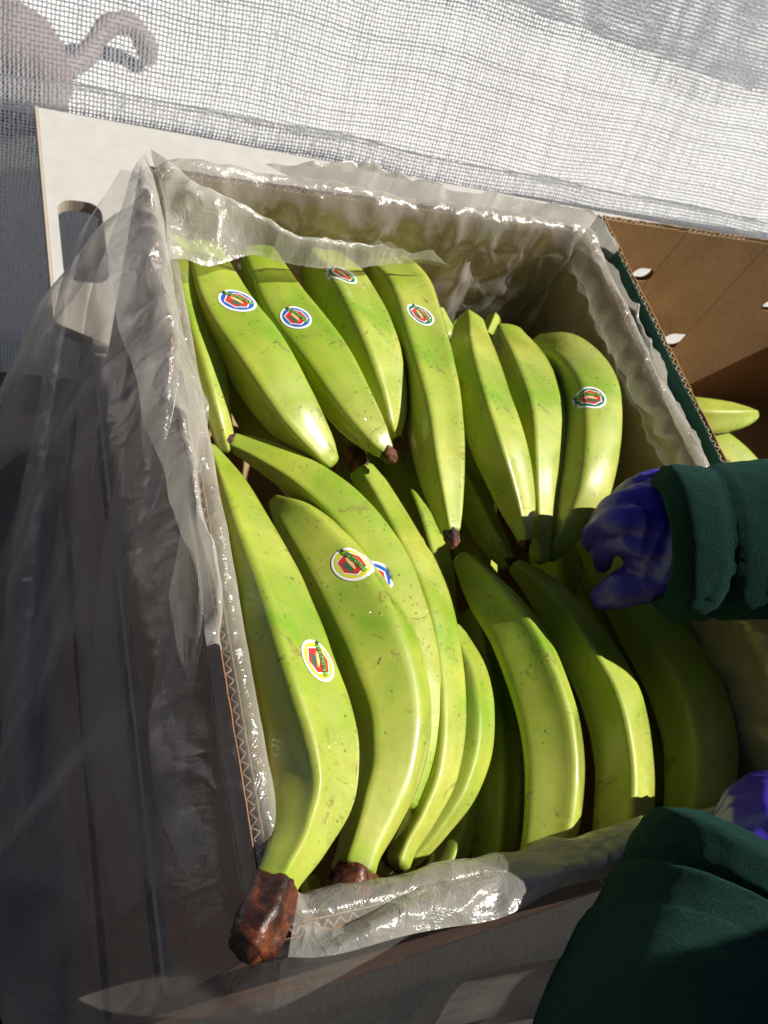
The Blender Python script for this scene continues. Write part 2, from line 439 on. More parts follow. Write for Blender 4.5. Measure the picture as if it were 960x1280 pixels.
for lv, lab in enumerate(('plain brown carton directly under the tabletop at left', 'brown carton second from the top of the stack under the table', 'bottom brown carton of the stack under the table, on the dark tarmac')):
    zt = TZ - 0.0175 - 0.245 * lv; zl = zt - 0.243 if lv < 2 else -0.999
    dx = (0.0, -0.006, 0.003)[lv]
    lb = empty('cardboard_carton', (0.30, 0.30, zl), lab, 'carton')
    for a_, b_, inw in (((.108, .036), (.108, .575), (1, 0)), ((.500, .036), (.500, .575), (-1, 0)), ((.1145, .575), (.4935, .575), (0, -1)), ((.1145, .036), (.4935, .036), (0, 1))):
        wall(lb, (a_[0] + dx, a_[1]), (b_[0] + dx, b_[1]), zl, zt, inw, M['kraft'], M['kraft_out'])
    bm = bmesh.new(); box_bm(bm, (.1155 + dx, .0435, zl), (.4925 + dx, .5675, zl + .006)); link_mesh('base_panel', from_bm(bm, 'base_panel'), M['kraft'], lb, False)
NX0, NX1, NY0, NY1 = 0.512, 0.965, 0.03, 0.545
nbox = empty('cardboard_carton', (0.72, 0.28, TZ), 'open kraft carton with green printed side and hand holes, right of the lined one', 'carton')
def hole(cx, cz, w, h): return rrect(cx - w / 2, cx + w / 2, cz - h / 2, cz + h / 2, min(w, h) * 0.48)
wall(nbox, (NX0, NY0), (NX0, NY1), zb, 0.0, (1, 0), M['kraft'], M['green_print'])
wall(nbox, (NX1, NY0), (NX1, NY1), zb, 0.0, (-1, 0), M['kraft'], M['green_print'])
x0 = NX0 + 0.0065
hs = [hole(0.600 - x0, -0.056, 0.024, 0.016), hole(0.708 - x0, -0.142, 0.034, 0.022), hole(0.797 - x0, -0.077, 0.030, 0.016)]
wall(nbox, (x0, NY1), (NX1 - 0.0065, NY1), zb, 0.0, (0, -1), M['kraft'], M['kraft'], hs, (0.612 - x0, 0.716 - x0))
wall(nbox, (x0, NY0), (NX1 - 0.0065, NY0), zb, 0.0, (0, 1), M['kraft'], M['green_print'])
bm = bmesh.new(); box_bm(bm, (NX0 + 0.007, NY0 + 0.007, zb), (NX1 - 0.007, NY1 - 0.007, zb + 0.006))
link_mesh('base_panel', from_bm(bm, 'base_panel'), M['kraft'], nbox, False)

# ------------------------------------------------------------------ plantains
GP = 'green plantains heaped in the lined carton'
def cross(phi, sides, roll, sharp, seed):
    """angular section: rounded polygon with uneven facets"""
    a = phi - roll + 0.10 * math.sin(2 * phi + seed)
    k = 2 * math.pi / sides
    m = (a + k / 2) % k - k / 2
    poly = math.cos(k / 2) / math.cos(k / 2 - abs(m))
    poly = 1 + (poly - 1) * (1 - math.exp(-(abs(m) / 0.14) ** 1.5) * 0.0)
    # round the very corner
    rc = 0.085
    if abs(m) < rc: poly = math.cos(k / 2) / math.cos(k / 2 - rc) + (1 - (m / rc) ** 2) * 0.012
    return 1 + (poly - 1) * sharp
PL = []
def sweep(pts, sides, roll, sharp, seed, nper=9, nring=36, lump=0.012, caps=(True, True), wob=1.0):
    """pts: (u, v, width px, z). Returns verts, faces, uv, spine"""
    S = []
    for (u, v, w, z) in pts:
        p = P(u, v, z); S.append((p.x, p.y, p.z, w * 0.5 * depth(p) / F))
    C = catmull(S, nper)
    n = len(C); V = []; uv = []; Fc = []
    if caps[0]:
        c0 = C[0].copy(); d = C[0, :3] - C[1, :3]; d /= np.linalg.norm(d)
        ex = [];
        for k, (o_, s_) in enumerate(((0.75, 0.25), (0.6, 0.62), (0.3, 0.88))):
            q = c0.copy(); q[:3] += d * c0[3] * o_ * 0.6; q[3] *= s_; ex.append(q)
        C = np.vstack([ex, C])
    if caps[1]:
        c0 = C[-1].copy(); d = C[-1, :3] - C[-2, :3]; d /= np.linalg.norm(d)
        ex = []
        for k, (o_, s_) in enumerate(((0.3, 0.88), (0.6, 0.62), (0.75, 0.25))):
            q = c0.copy(); q[:3] += d * c0[3] * o_ * 0.6; q[3] *= s_; ex.append(q)
        C = np.vstack([C, ex])
    n = len(C)
    off = Vector((seed * 3.1, seed * 1.7, seed))
    for i in range(n):
        p = Vector(C[i, :3]); r = max(C[i, 3], 0.0008)
        T = Vector(C[min(i + 1, n - 1), :3]) - Vector(C[max(i - 1, 0), :3]); T.normalize()
        N = (CAMP - p); N = (N - T * N.dot(T)).normalized(); B = T.cross(N)
        tt = i / (n - 1)
        sh = sharp * (0.75 + 0.25 * smooth(tt, 0, 0.15) * smooth(1 - tt, 0, 0.15))
        for k in range(nring):
            phi = 2 * math.pi * k / nring
            rr = r * cross(phi, sides, roll + 0.10 * (tt - 0.5) * wob, sh, seed)
            dr = N * math.cos(phi) - B * math.sin(phi)
            q = p + dr * rr
            q += dr * (fbm(q * 1.0 + off, 26, 2) * lump * r * 2.2)
            V.append(q); uv.append((tt, k / nring))
        if i:
            for k in range(nring):
                a = (i - 1) * nring + k; b = (i - 1) * nring + (k + 1) % nring
                Fc.append((a, b, b + nring, a + nring))
    V.append(Vector(C[0, :3])); uv.append((0, 0)); V.append(Vector(C[-1, :3])); uv.append((1, 0))
    for k in range(nring):
        Fc.append((len(V) - 2, (k + 1) % nring, k)); Fc.append((len(V) - 1, (n - 1) * nring + k, (n - 1) * nring + (k + 1) % nring))
    return V, Fc, uv, C
def nub(parent, u, v, w, z, to, mat, seed, name='blossom_tip', ln=0.55):
    """small withered end; 'to' is the px direction it points in"""
    L = w * ln
    du = Vector(to).normalized()
    pts = [(u - du.x * L * .25, v - du.y * L * .25, w * 0.9, z), (u + du.x * L * .4, v + du.y * L * .4, w * 0.95, z), (u + du.x * L, v + du.y * L, w * 0.62, z - 0.001)]
    V, Fc, uv, C = sweep(pts, 5, seed, 1.0, seed, 3, 18, 0.02)
    V = [q + (q - Vector(C[len(C) // 2, :3])).normalized() * (fbm(q, 260, 3) * 0.0013) for q in V]
    return link_mesh(name, mesh_of(name, V, Fc, uv), mat, parent)
# polygons of the fruit sticker in its own units (1 = half width)
def ell(a, b, n=40): return [(a * math.cos(2 * math.pi * k / n), b * math.sin(2 * math.pi * k / n)) for k in range(n)]
def rot2(p, a): c, s = math.cos(a), math.sin(a); return [(x * c - y * s, x * s + y * c) for x, y in p]
def hexa(s):
    return [(x * s, y * s) for x, y in ((-0.60, 0.36), (0.02, 0.58), (0.62, 0.34), (0.58, -0.34), (0.0, -0.60), (-0.62, -0.32))]
def text_mesh(txt):
    cu = bpy.data.curves.new('lettering', 'FONT'); cu.body = txt; cu.align_x = 'CENTER'; cu.align_y = 'CENTER'; cu.size = 1.0
    cu.resolution_u = 2; cu.offset = 0.012
    o = bpy.data.objects.new('lettering', cu); COL.objects.link(o)
    dg = bpy.context.evaluated_depsgraph_get(); dg.update()
    me = o.evaluated_get(dg).to_mesh()
    V = [(v.co.x, v.co.y) for v in me.vertices]; Fc = [tuple(p.vertices) for p in me.polygons]
    o.evaluated_get(dg).to_mesh_clear(); bpy.data.objects.remove(o); bpy.data.curves.remove(cu)
    w = max(x for x, y in V) - min(x for x, y in V)
    return [(x / w, y / w) for x, y in V], Fc
TXT = text_mesh('UROFILEI')
def fill(poly, step=0.13):
    """triangulate a 2-D polygon with inner points so it can bend over the fruit"""
    P2 = []
    n = len(poly)
    for i in range(n):
        a = Vector(poly[i]); b = Vector(poly[(i + 1) % n]); m = max(1, int((b - a).length / step))
        P2 += [a.lerp(b, k / m) for k in range(m)]
    nb = len(P2); E = [(i, (i + 1) % nb) for i in range(nb)]
    xs = [p.x for p in P2]; ys = [p.y for p in P2]
    x = min(xs)
    while x < max(xs):
        y = min(ys)
        while y < max(ys):
            P2.append(Vector((x + 0.013, y + 0.017))); y += step
        x += step
    v2, e2, f2, *_ = delaunay_2d_cdt(P2, E, [], 1, 1e-6)
    return [tuple(v) for v in v2], [tuple(f) for f in f2]
def sticker(fruit, bvh, u, v, half, rot, ring, aspect=0.86, name='sticker'):
    d = ray(u, v).normalized()
    hit, nrm, _, _ = bvh.ray_cast(CAMP, d)
    if hit is None: print('sticker missed', u, v); return
    if nrm.dot(d) > 0: nrm = -nrm
    right = MROT @ Vector((1, 0, 0)); right = (right - nrm * right.dot(nrm)).normalized()
    up = nrm.cross(right)
    c, s = math.cos(rot), math.sin(rot)
    ex = right * c + up * s; ey = up * c - right * s
    V = []; Fc = []; MI = []
    def layer(pts, faces, mi, lift):
        o0 = len(V)
        for (x, y) in pts:
            o = hit + ex * (x * half) + ey * (y * half) + nrm * 0.02
            h, n2, _, _ = bvh.ray_cast(o, -nrm, 0.05)
            if h is None or (o - h).dot(nrm) > 0.02 + half * 0.55: h = o - nrm * (0.02 + half * 0.5)
            V.append(h + nrm * lift)
        for f in faces: Fc.append(tuple(i + o0 for i in f)); MI.append(mi)
    layer(*fill(ell(1.0, aspect)), 0, 0.00035)
    layer(*fill(ell(0.86, aspect * 0.84)), 1, 0.00047)
    layer(*fill(hexa(1.05)), 0, 0.00059)
    layer(*fill(hexa(0.94)), 2, 0.00071)
    leaf = rot2([(-0.42, 0), (-0.2, 0.12), (0.1, 0.1), (0.42, -0.02), (0.1, -0.12), (-0.2, -0.14)], -0.25)
    layer(*fill([(x + 0.02, y - 0.26) for x, y in leaf]), 6, 0.00080)
    ban = rot2([(-0.42, 0.05), (-0.25, 0.16), (0.1, 0.13), (0.36, 0.02), (0.4, -0.06), (0.1, -0.05), (-0.2, -0.02)], -0.2)
    layer(*fill([(x - 0.05, y - 0.06) for x, y in ban]), 5, 0.00089)
    rib = rot2([(-0.78, 0.02), (-0.74, 0.16), (0.0, 0.21), (0.74, 0.16), (0.80, 0.02), (0.72, -0.06), (0.0, 0.0), (-0.72, -0.06)], -0.16)
    layer(*fill([(x, y + 0.13) for x, y in rib]), 3, 0.00098)
    tv, tf = TXT
    layer([(-1.16 * x * math.cos(0.16) - 0.0 + -1.3 * y * math.sin(0.16), 0.205 + 1.16 * x * math.sin(0.16) - 1.3 * y * math.cos(0.16)) for x, y in tv], tf, 4, 0.00107)
    # little crown at the end of the banner
    cr = [(-0.86, 0.26), (-0.70, 0.24), (-0.68, 0.44), (-0.75, 0.34), (-0.80, 0.46), (-0.84, 0.35), (-0.93, 0.42)]
    layer(*fill(cr), 4, 0.00107)
    me = mesh_of(name, V, Fc)
    o = link_mesh(name, me, [M['white'], M[ring], M['red'], M['banner'], M['ink'], M['cream'], M['leaf']], fruit, False)
    me.polygons.foreach_set('material_index', MI)
    return o
def plantain(label, pts, sides=5, roll=0.0, sharp=1.0, seed=1, tips=(), stickers=(), group=GP, caps=(True, True), nper=9, stem=None):
    V, Fc, uv, C = sweep(pts, sides, roll + 0.02, sharp, seed, nper, 52, 0.012, caps)
    zc = sum(p[3] for p in pts) / len(pts); mid = C[len(C) // 2, :3]
    e = empty('plantain', tuple(mid), label, 'plantain', group)
    bvh = BVHTree.FromPolygons([tuple(q) for q in V], Fc)
    link_mesh('fruit', mesh_of('fruit', V, Fc, uv), M['skin'], e)
    for (u, v, w, z, to, mat, nm) in tips: nub(e, u, v, w, z, to, M[mat], seed + 0.3, nm)
    for (u, v, half, rot, ring) in stickers: sticker(e, bvh, u, v, half, R(rot), ring)
    if stem:
        Vs, Fs, us, Cs = sweep(stem, 5, 0.3, 1.15, seed + 2, 6, 26, 0.02, (False, True))
        Vs = [q + (q - Vector(Cs[len(Cs) // 2, :3])).normalized() * (fbm(q, 120, 3) * 0.0018) for q in Vs]
        link_mesh('cut_stem', mesh_of('cut_stem', Vs, Fs, us), M['cut'], e)
    PL.append(e); return e

# --- back row
plantain('thin plantain at the far left, half under the plastic fold', [(212, 315, 62, -.048), (236, 400, 68, -.046), (256, 465, 56, -.046), (272, 520, 36, -.050), (283, 562, 26, -.060)], 5, 0.2, .8, 1)
plantain('wide plantain with blue sticker, leftmost in the back row', [(250, 322, 62, -.05), (277, 385, 86, -.036), (320, 450, 94, -.032), (362, 515, 80, -.036), (397, 560, 52, -.042), (412, 578, 30, -.045)], 4, -0.25, 1, 2,
         stickers=[(297, 376, .0130, -5, 'blue')])
plantain('plantain with folded blue sticker and brown blunt tip', [(322, 325, 56, -.055), (352, 385, 78, -.044), (396, 445, 86, -.040), (436, 505, 72, -.038), (466, 545, 48, -.036), (482, 563, 26, -.036)], 4, -0.3, 1, 3,
         tips=[(484, 566, 23, -.035, (1, 1), 'dry', 'blossom_tip')], stickers=[(370, 397, .0115, -28, 'blue')])
plantain('short plantain with green sticker tight under the plastic edge', [(398, 328, 60, -.058), (426, 370, 88, -.048), (454, 430, 94, -.045), (476, 490, 72, -.048), (488, 530, 42, -.050), (494, 546, 18, -.052)], 4, 0.0, 1, 4,
         tips=[(496, 547, 12, -.052, (0, 1), 'dry', 'blossom_tip')], stickers=[(428, 343, .0122, -8, 'green')])
plantain('long plantain with green sticker in the middle of the back row', [(468, 325, 50, -.066), (500, 368, 88, -.054), (522, 440, 92, -.046), (540, 510, 84, -.042), (550, 580, 70, -.040), (558, 630, 48, -.040), (563, 663, 28, -.040)], 4, -0.22, 1, 5,
         tips=[(564, 668, 25, -.040, (0.1, 1), 'dry', 'blossom_tip')], stickers=[(525, 394, .0118, -35, 'green')])
plantain('slender S shaped plantain with flat squared top end', [(586, 403, 40, -.052), (590, 440, 60, -.046), (602, 490, 72, -.040), (624, 560, 74, -.040), (643, 620, 56, -.048), (654, 662, 30, -.050), (656, 676, 20, -.051)], 4, 0.08, 1, 6,
         tips=[(656, 677, 18, -.051, (0.1, 1), 'dry', 'blossom_tip')])
plantain('plain plantain between the squared one and the far right one', [(632, 420, 44, -.068), (652, 465, 76, -.054), (668, 520, 82, -.048), (672, 590, 66, -.050), (674, 650, 42, -.058), (675, 700, 22, -.066)], 4, 0.0, 1, 7)
plantain('curved plantain with green sticker, rightmost in the back row', [(672, 438, 44, -.066), (706, 450, 70, -.052), (732, 490, 86, -.040), (738, 550, 80, -.038), (728, 615, 70, -.044), (702, 668, 46, -.062), (684, 694, 26, -.075)], 5, -0.05, .8, 8,
         stickers=[(739, 497, .0125, 12, 'green')])
plantain('shaded plantain deep between the two rows, pointing down right', [(555, 560, 40, -.10), (585, 620, 50, -.098), (615, 675, 42, -.096), (635, 706, 22, -.095)], 4, 0.4, 1, 9)
plantain('tiny green stem end showing above the back row', [(560, 420, 26, -.085), (552, 400, 20, -.08), (548, 388, 16, -.078)], 4, 0, 1, 10)
plantain('small stem stub behind the squared plantain', [(600, 440, 30, -.085), (612, 412, 22, -.080), (618, 398, 20, -.078)], 4, 0, 1, 11)
# --- front row
plantain('largest plantain with yellow sticker and wet brown cut stem, front left', [(262, 560, 18, -.050), (277, 605, 62, -.038), (296, 665, 96, -.030), (325, 750, 128, -.024), (355, 850, 150, -.020), (380, 930, 146, -.018), (387, 990, 124, -.014), (374, 1045, 86, -.006), (352, 1090, 62, .003), (340, 1112, 62, .006)], 4, 0.08, 1.05, 12,
         caps=(True, False), stickers=[(397, 826, .0124, -58, 'yellow')], stem=[(344, 1106, 66, .006), (332, 1138, 78, .009), (316, 1172, 74, .012), (308, 1184, 60, .012)])
plantain('smooth big plantain with yellow sticker, second from front left', [(345, 628, 24, -.060), (378, 662, 78, -.050), (424, 730, 116, -.043), (464, 810, 134, -.038), (487, 885, 122, -.037), (486, 955, 102, -.037), (468, 1015, 82, -.035), (452, 1060, 62, -.032), (442, 1092, 60, -.030)], 5, -0.5, .75, 13,
         caps=(True, False), stickers=[(440, 705, .0128, -35, 'yellow')], stem=[(443, 1088, 60, -.030), (436, 1108, 68, -.030), (428, 1124, 58, -.031)])
plantain('curved plantain with dark stub end and half hidden blue sticker', [(292, 553, 26, -.056), (325, 567, 42, -.054), (372, 594, 58, -.052), (425, 640, 74, -.050), (470, 700, 82, -.050), (503, 780, 78, -.050), (520, 860, 72, -.050), (520, 930, 60, -.05), (500, 1000, 48, -.05)], 4, -0.25, 1, 14,
         tips=[(288, 551, 26, -.056, (-1, -0.1), 'dry', 'stem_stub')], stickers=[(467, 723, .0118, -50, 'blue')])
plantain('narrow wet plantain with ragged dark stem end, between yellow sticker one and centre', [(452, 588, 34, -.062), (472, 622, 48, -.061), (502, 680, 60, -.058), (530, 745, 68, -.056), (546, 820, 68, -.055), (552, 900, 66, -.054), (546, 965, 58, -.053), (528, 1015, 44, -.053), (508, 1052, 36, -.054), (498, 1078, 34, -.055)], 4, 0.1, 1, 15,
         tips=[(448, 580, 34, -.060, (-0.5, -1), 'dry', 'stem_stub')])
plantain('pale plantain with a brown scar along its right edge', [(560, 790, 40, -.075), (582, 850, 62, -.068), (586, 920, 66, -.066), (572, 980, 58, -.066), (546, 1028, 42, -.068), (518, 1065, 32, -.072), (500, 1085, 26, -.075)], 5, 0.3, 1, 16)
plantain('dark plantain deep in the gap right of the scarred one', [(592, 770, 40, -.098), (612, 860, 62, -.092), (622, 950, 66, -.090), (620, 1040, 60, -.092), (612, 1100, 50, -.098)], 4, 0.1, 1, 17)
plantain('broad sunlit plantain at centre right of the front row', [(578, 700, 30, -.070), (612, 745, 70, -.062), (650, 800, 88, -.056), (681, 880, 98, -.052), (693, 950, 98, -.052), (690, 1020, 92, -.055), (678, 1080, 76, -.06)], 4, 0.62, 1, 18)
plantain('glossy plantain half in sleeve shadow, third from the right', [(645, 708, 24, -.078), (682, 742, 52, -.072), (724, 800, 74, -.066), (762, 870, 86, -.063), (780, 950, 84, -.063), (779, 1020, 84, -.066), (768, 1090, 76, -.07)], 4, 0.30, 1, 19,
         tips=[(641, 702, 14, -.078, (-1, -.4), 'dry', 'blossom_tip')])
plantain('dim plantain in deep shadow under the gloved hand', [(728, 670, 26, -.085), (757, 712, 50, -.085), (802, 775, 78, -.082), (850, 850, 96, -.080), (872, 920, 98, -.080), (872, 990, 90, -.082), (860, 1060, 80, -.085)], 5, 0.0, .9, 20)
plantain('plantain sliver showing between the long back one and the narrow wet one', [(500, 580, 50, -.10), (522, 640, 58, -.096), (540, 700, 54, -.094), (552, 750, 44, -.096), (560, 800, 30, -.10)], 4, 0.2, 1, 21)
plantain('bright sliver of a lower plantain at the front edge', [(592, 950, 46, -.10), (572, 1035, 52, -.096), (548, 1100, 46, -.098)], 4, 0.2, 1, 22)
plantain('short green stub under the narrow wet stem', [(520, 1110, 40, -.085), (490, 1090, 36, -.070), (478, 1084, 26, -.068)], 4, 0.2, 1, 23,
         tips=[(500, 1078, 30, -.062, (-1, -.3), 'dry', 'stem_stub')])
plantain('small bright green stem end beside the big cut stem', [(400, 1150, 30, -.065), (392, 1120, 30, -.055), (386, 1098, 22, -.05)], 4, 0.2, 1, 24)
# --- lower layer that shows in the gaps
plantain('lower plantain in the dark gap under the leftmost back fruit', [(290, 430, 70, -.12), (325, 510, 84, -.115), (370, 590, 74, -.115), (400, 640, 50, -.12)], 4, 0.5, 1, 25)
plantain('lower plantain in the dark gap below the brown tip', [(420, 500, 60, -.125), (460, 590, 76, -.12), (490, 680, 60, -.12)], 4, -0.2, 1, 26)
plantain('lower plantain behind the long stickered back fruit', [(560, 470, 60, -.135), (585, 560, 80, -.13), (590, 650, 70, -.13), (600, 740, 50, -.13)], 4, 0.3, 1, 27)
plantain('lower plantain in the gap left of the far right back fruit', [(690, 470, 60, -.14), (700, 560, 80, -.13), (690, 650, 76, -.13), (700, 740, 60, -.13)], 4, 0.1, 1, 28)
plantain('lower plantain under the broad centre right fruit', [(560, 780, 60, -.14), (600, 860, 80, -.135), (620, 950, 84, -.135), (600, 1060, 70, -.135)], 4, 0.1, 1, 29)
plantain('lower plantain in the shadow beside the gloved hand', [(690, 700, 60, -.14), (740, 780, 80, -.135), (790, 880, 90, -.13), (800, 1000, 80, -.13)], 4, 0.1, 1, 30)
# --- neighbour carton
GN = 'plantains in the neighbouring carton'
plantain('sunlit plantain tip pointing right in the neighbouring carton', [(800, 520, 50, -.11), (850, 522, 56, -.10), (885, 523, 52, -.092), (918, 522, 40, -.088), (938, 519, 22, -.086), (945, 517, 9, -.086)], 5, 0.4, 1, 31, group=GN)
plantain('lower plantain half hidden behind the green sleeve, neighbouring carton', [(850, 540, 60, -.12), (895, 570, 66, -.115), (935, 610, 62, -.115), (970, 680, 50, -.12)], 5, 0.2, 1, 32, group=GN)

# ------------------------------------------------------------------ plastic liner bag
bag = empty('plastic_liner_bag', (0.31, 0.28, TZ + 0.008), 'wrinkled translucent plastic liner folded over the brown carton rim and hanging down its left side', 'plastic bag')
cx, cy = (BX0 + BX1) / 2, (BY0 + BY1) / 2
hx, hy = (BX1 - BX0) / 2 - 0.004, (BY1 - BY0) / 2 - 0.004
def perim(n, rc=0.022):
    """closed loop, starts mid right wall, runs back -> left -> front -> right"""
    pts = []
    segs = [((hx, 0), (hx, hy - rc), (1, 0)), None, ((hx - rc, hy), (-hx + rc, hy), (0, 1)), None, ((-hx, hy - rc), (-hx, -hy + rc), (-1, 0)), None,
            ((-hx + rc, -hy), (hx - rc, -hy), (0, -1)), None, ((hx, -hy + rc), (hx, 0), (1, 0))]
    cor = {1: (hx - rc, hy - rc, 0), 3: (-hx + rc, hy - rc, 90), 5: (-hx + rc, -hy + rc, 180), 7: (hx - rc, -hy + rc, 270)}
    for i, s in enumerate(segs):
        if s:
            a, b, nn = Vector(s[0]), Vector(s[1]), s[2]; m = 60
            for k in range(m): q = a.lerp(b, k / m); pts.append((q.x, q.y, nn[0], nn[1]))
        else:
            x, y, a0 = cor[i]
            for k in range(14):
                t = R(a0 + 90 * k / 14); pts.append((x + rc * math.cos(t), y + rc * math.sin(t), math.cos(t), math.sin(t)))
    pts.append(pts[0])
    A = np.array(pts); A[:, 0] += cx; A[:, 1] += cy
    return resample(np.c_[A[:, 0], A[:, 1], A[:, 0] * 0, A[:, 2:]], n + 1)[:-1]
NS = 560
LP = perim(NS)
qi = np.r_[np.linspace(-0.215, -0.02, 44), np.linspace(-0.016, 0.016, 14)]
qo = np.linspace(0.0, 1.0, 60) ** 1.15
V = []; uv = []
NQ = len(qi) + len(qo)
def side_w(x, y):
    """weights of left / front / back / right at this loop position"""
    l = smooth(-(x - cx) / hx, 0.80, 0.99); r = smooth((x - cx) / hx, 0.80, 0.99)
    f = smooth(-(y - cy) / hy, 0.85, 0.99); b = smooth((y - cy) / hy, 0.85, 0.99)
    return l, r, f, b
for i in range(NS):
    x, y, _, nx, ny = LP[i]; nn = Vector((nx, ny, 0)).normalized(); base = Vector((x, y, 0)); s = i / NS
    l, r, f, b = side_w(x, y)
    cornerBL = smooth(-(x - cx) / hx, 0.75, 0.98) * b
    Lout = max(0.012, 0.50 * max(l * 1.0, f * 0.72 * (1 - r)), 0.05 * b * (1 - r)) * (1 - 0.975 * r)
    if b > 0.5 and l < 0.5: Lout = 0.05 + 0.45 * smooth(l, 0, 0.5)
    if r > 0.5: Lout = 0.006
    amp_in = 0.0055 + 0.009 * b + 0.003 * r - 0.0035 * l
    rimup = 0.003 + (0.010 - 0.006 * l) * max(0, noise.noise(Vector((x * 12, y * 12, 3.3)))) + 0.007 * b
    for j in range(NQ):
        if j < len(qi): q = qi[j]
        else: q = 0.016 + qo[j - len(qi)] * Lout
        if q < -0.016:
            z = RIM + q; g = smooth(-q, 0.016, 0.10)
            off = -0.010 + 0.005 * l
            pp = Vector((x * 1.0, y * 1.0, z * 0.45))
            n1 = ridged(pp + Vector((5, 1, 0)), 17); n2 = ridged(Vector((x, y, z * 0.8)) + Vector((2, 7, 1)), 42)
            off -= max(0, n1) * amp_in * (0.5 + 0.9 * g) + max(0, n2) * amp_in * 0.38 * (1 - 0.8 * l)
            z += 0.004 * noise.noise(pp * 30)
        elif q <= 0.016:
            a = (q + 0.016) / 0.032 * math.pi
            off = -0.010 * math.cos(a) - 0.003 - 0.004 * math.sin(a) * 0
            z = RIM - 0.016 * (1 - math.sin(a)) + rimup * math.sin(a)
            pp = Vector((x, y, z * 0.45))
            n1 = ridged(pp + Vector((5, 1, 0)), 17); n2 = ridged(Vector((x, y, z * 0.8)) + Vector((2, 7, 1)), 42)
            kk = 1 - smooth(a, 0, math.pi)
            off -= (max(0, n1) * amp_in * 0.5 + max(0, n2) * amp_in * 0.38 * (1 - 0.8 * l)) * kk
            z += (0.0015 + 0.004 * b) * (n1 - 0.3) * math.sin(a)
            if a > math.pi / 2: off += 0.001 * noise.noise(pp * 30)
        else:
            e = q - 0.016; z = RIM - 0.016 - e
            g = smooth(e, 0, 0.16)
            side = max(l, f * (1 - r))
            bulge = side * (0.018 * smooth(e, 0, 0.05) + 0.030 * g + 0.045 * l * smooth(e, 0.08, 0.45) + 0.012 * cornerBL * g)
            # upright pleats whose phase drifts with height
            ph = s * 2 * math.pi
            fold = (1.5 * noise.noise(Vector((s * 19, e * 0.9, 0))) + 0.8 * (ridged(Vector((s * 1.0, e * 0.05, 2)), 21) - 0.4)
                    + 0.35 * noise.noise(Vector((s * 55, e * 1.4, 4))))
            off = 0.007 + 0.002 * smooth(e, 0, .02) + max(bulge + fold * 0.017 * g * side, -0.004)
            if r > 0.5: off = 0.006
            z += 0.012 * side * noise.noise(Vector((s * 30, 0, 2))) * smooth(e, 0.3, 0.5)
        p = base + nn * off; p.z = z
        V.append(p); uv.append((s * 6, q))
Fc = []
for i in range(NS):
    i2 = (i + 1) % NS
    for j in range(NQ - 1):
        Fc.append((i * NQ + j, i2 * NQ + j, i2 * NQ + j + 1, i * NQ + j + 1))
me = mesh_of('bag_wall', V, Fc, uv); o = link_mesh('bag_wall', me, [M['film'], M['film1']], bag)
ME = [1 if k % (NQ - 1) < len(qi) else 0 for k in range(len(Fc))]; me.polygons.foreach_set('material_index', ME)

def flap(name, A, B, nu, nv, hump, amp, seed, pw=1.0, folds=0.0, mat='film2'):
    """A, B: lists of (u, v, z) along outer line and free edge"""
    PA = resample(catmull([tuple(P(*a)) for a in A], 12), nu); PB = resample(catmull([tuple(P(*b)) for b in B], 12), nu)
    V = []; uv = []; off = Vector((seed * 2.3, seed, seed * 0.7))
    for i in range(nu):
        for j in range(nv):
            t = j / (nv - 1); s = i / (nu - 1)
            p = Vector(PA[i]).lerp(Vector(PB[i]), t)
            fade = smooth(s, 0, 0.05) * smooth(1 - s, 0, 0.05)
            p.z += hump * math.sin(math.pi * min(1, t * 1.05) ** pw) * smooth(s, 0, 0.14) * smooth(1 - s, 0, 0.1)
            q = p + off
            n1 = ridged(Vector((q.x, q.y, 0)), 24); n2 = ridged(Vector((q.y, q.x, 3)), 55); n3 = noise.noise(Vector((q.x, q.y, 1)) * 90)
            wgt = 0.35 + 0.65 * math.sin(math.pi * t)
            if folds: n1 *= 0.3 * (1 - t); n2 *= 0.3 * (1 - t)
            p.z += amp * (n1 * 0.9 + n2 * 0.55 + n3 * 0.12) * wgt * smooth(s, -0.02, 0.08)
            p.x += amp * 0.5 * noise.noise(q * 26) ; p.y += amp * 0.5 * noise.noise((q + Vector((9, 9, 9))) * 26)
            if folds:
                p.x += folds * (1.6 * noise.noise(Vector((s * 9, t * 0.6, seed))) + 0.7 * (ridged(Vector((s, t * 0.04, seed)), 11) - 0.4)) * smooth(t, 0, 0.5)
            V.append(p); uv.append((s, t))
    Fc = [(i * nv + j, (i + 1) * nv + j, (i + 1) * nv + j + 1, i * nv + j + 1) for i in range(nu - 1) for j in range(nv - 1)]
    return link_mesh(name, mesh_of(name, V, Fc, uv), M[mat], bag)
# back-left fold lying over the fruit tops
flap('folded_flap',
     [(190, 186, .006), (214, 207, .010), (245, 232, .012), (280, 246, .012), (312, 268, .008), (355, 294, .002), (400, 306, -.004), (450, 314, -.008), (500, 322, -.012), (560, 330, -.016)],
     [(214, 326, .0), (232, 326, -.004), (255, 335, -.008), (285, 326, -.008), (320, 322, -.010), (355, 332, -.012), (400, 338, -.014), (450, 337, -.016), (500, 328, -.018), (562, 334, -.02)],
     150, 50, 0.008, 0.0055, 1)
# left fold tumbling inwards
flap('folded_flap',
     [(186, 190, .000), (158, 230, .002), (138, 290, .004), (140, 370, .002), (158, 450, .000), (180, 530, .0), (204, 600, .002), (226, 670, .003), (243, 740, .003), (256, 812, .001)],
     [(212, 318, .002), (214, 360, -.004), (225, 415, -.008), (242, 462, -.012), (256, 510, -.014), (256, 560, -.012), (249, 600, -.010), (252, 660, -.010), (264, 740, -.012), (276, 822, -.012)],
     190, 70, 0.026, 0.0085, 2, mat='film1')
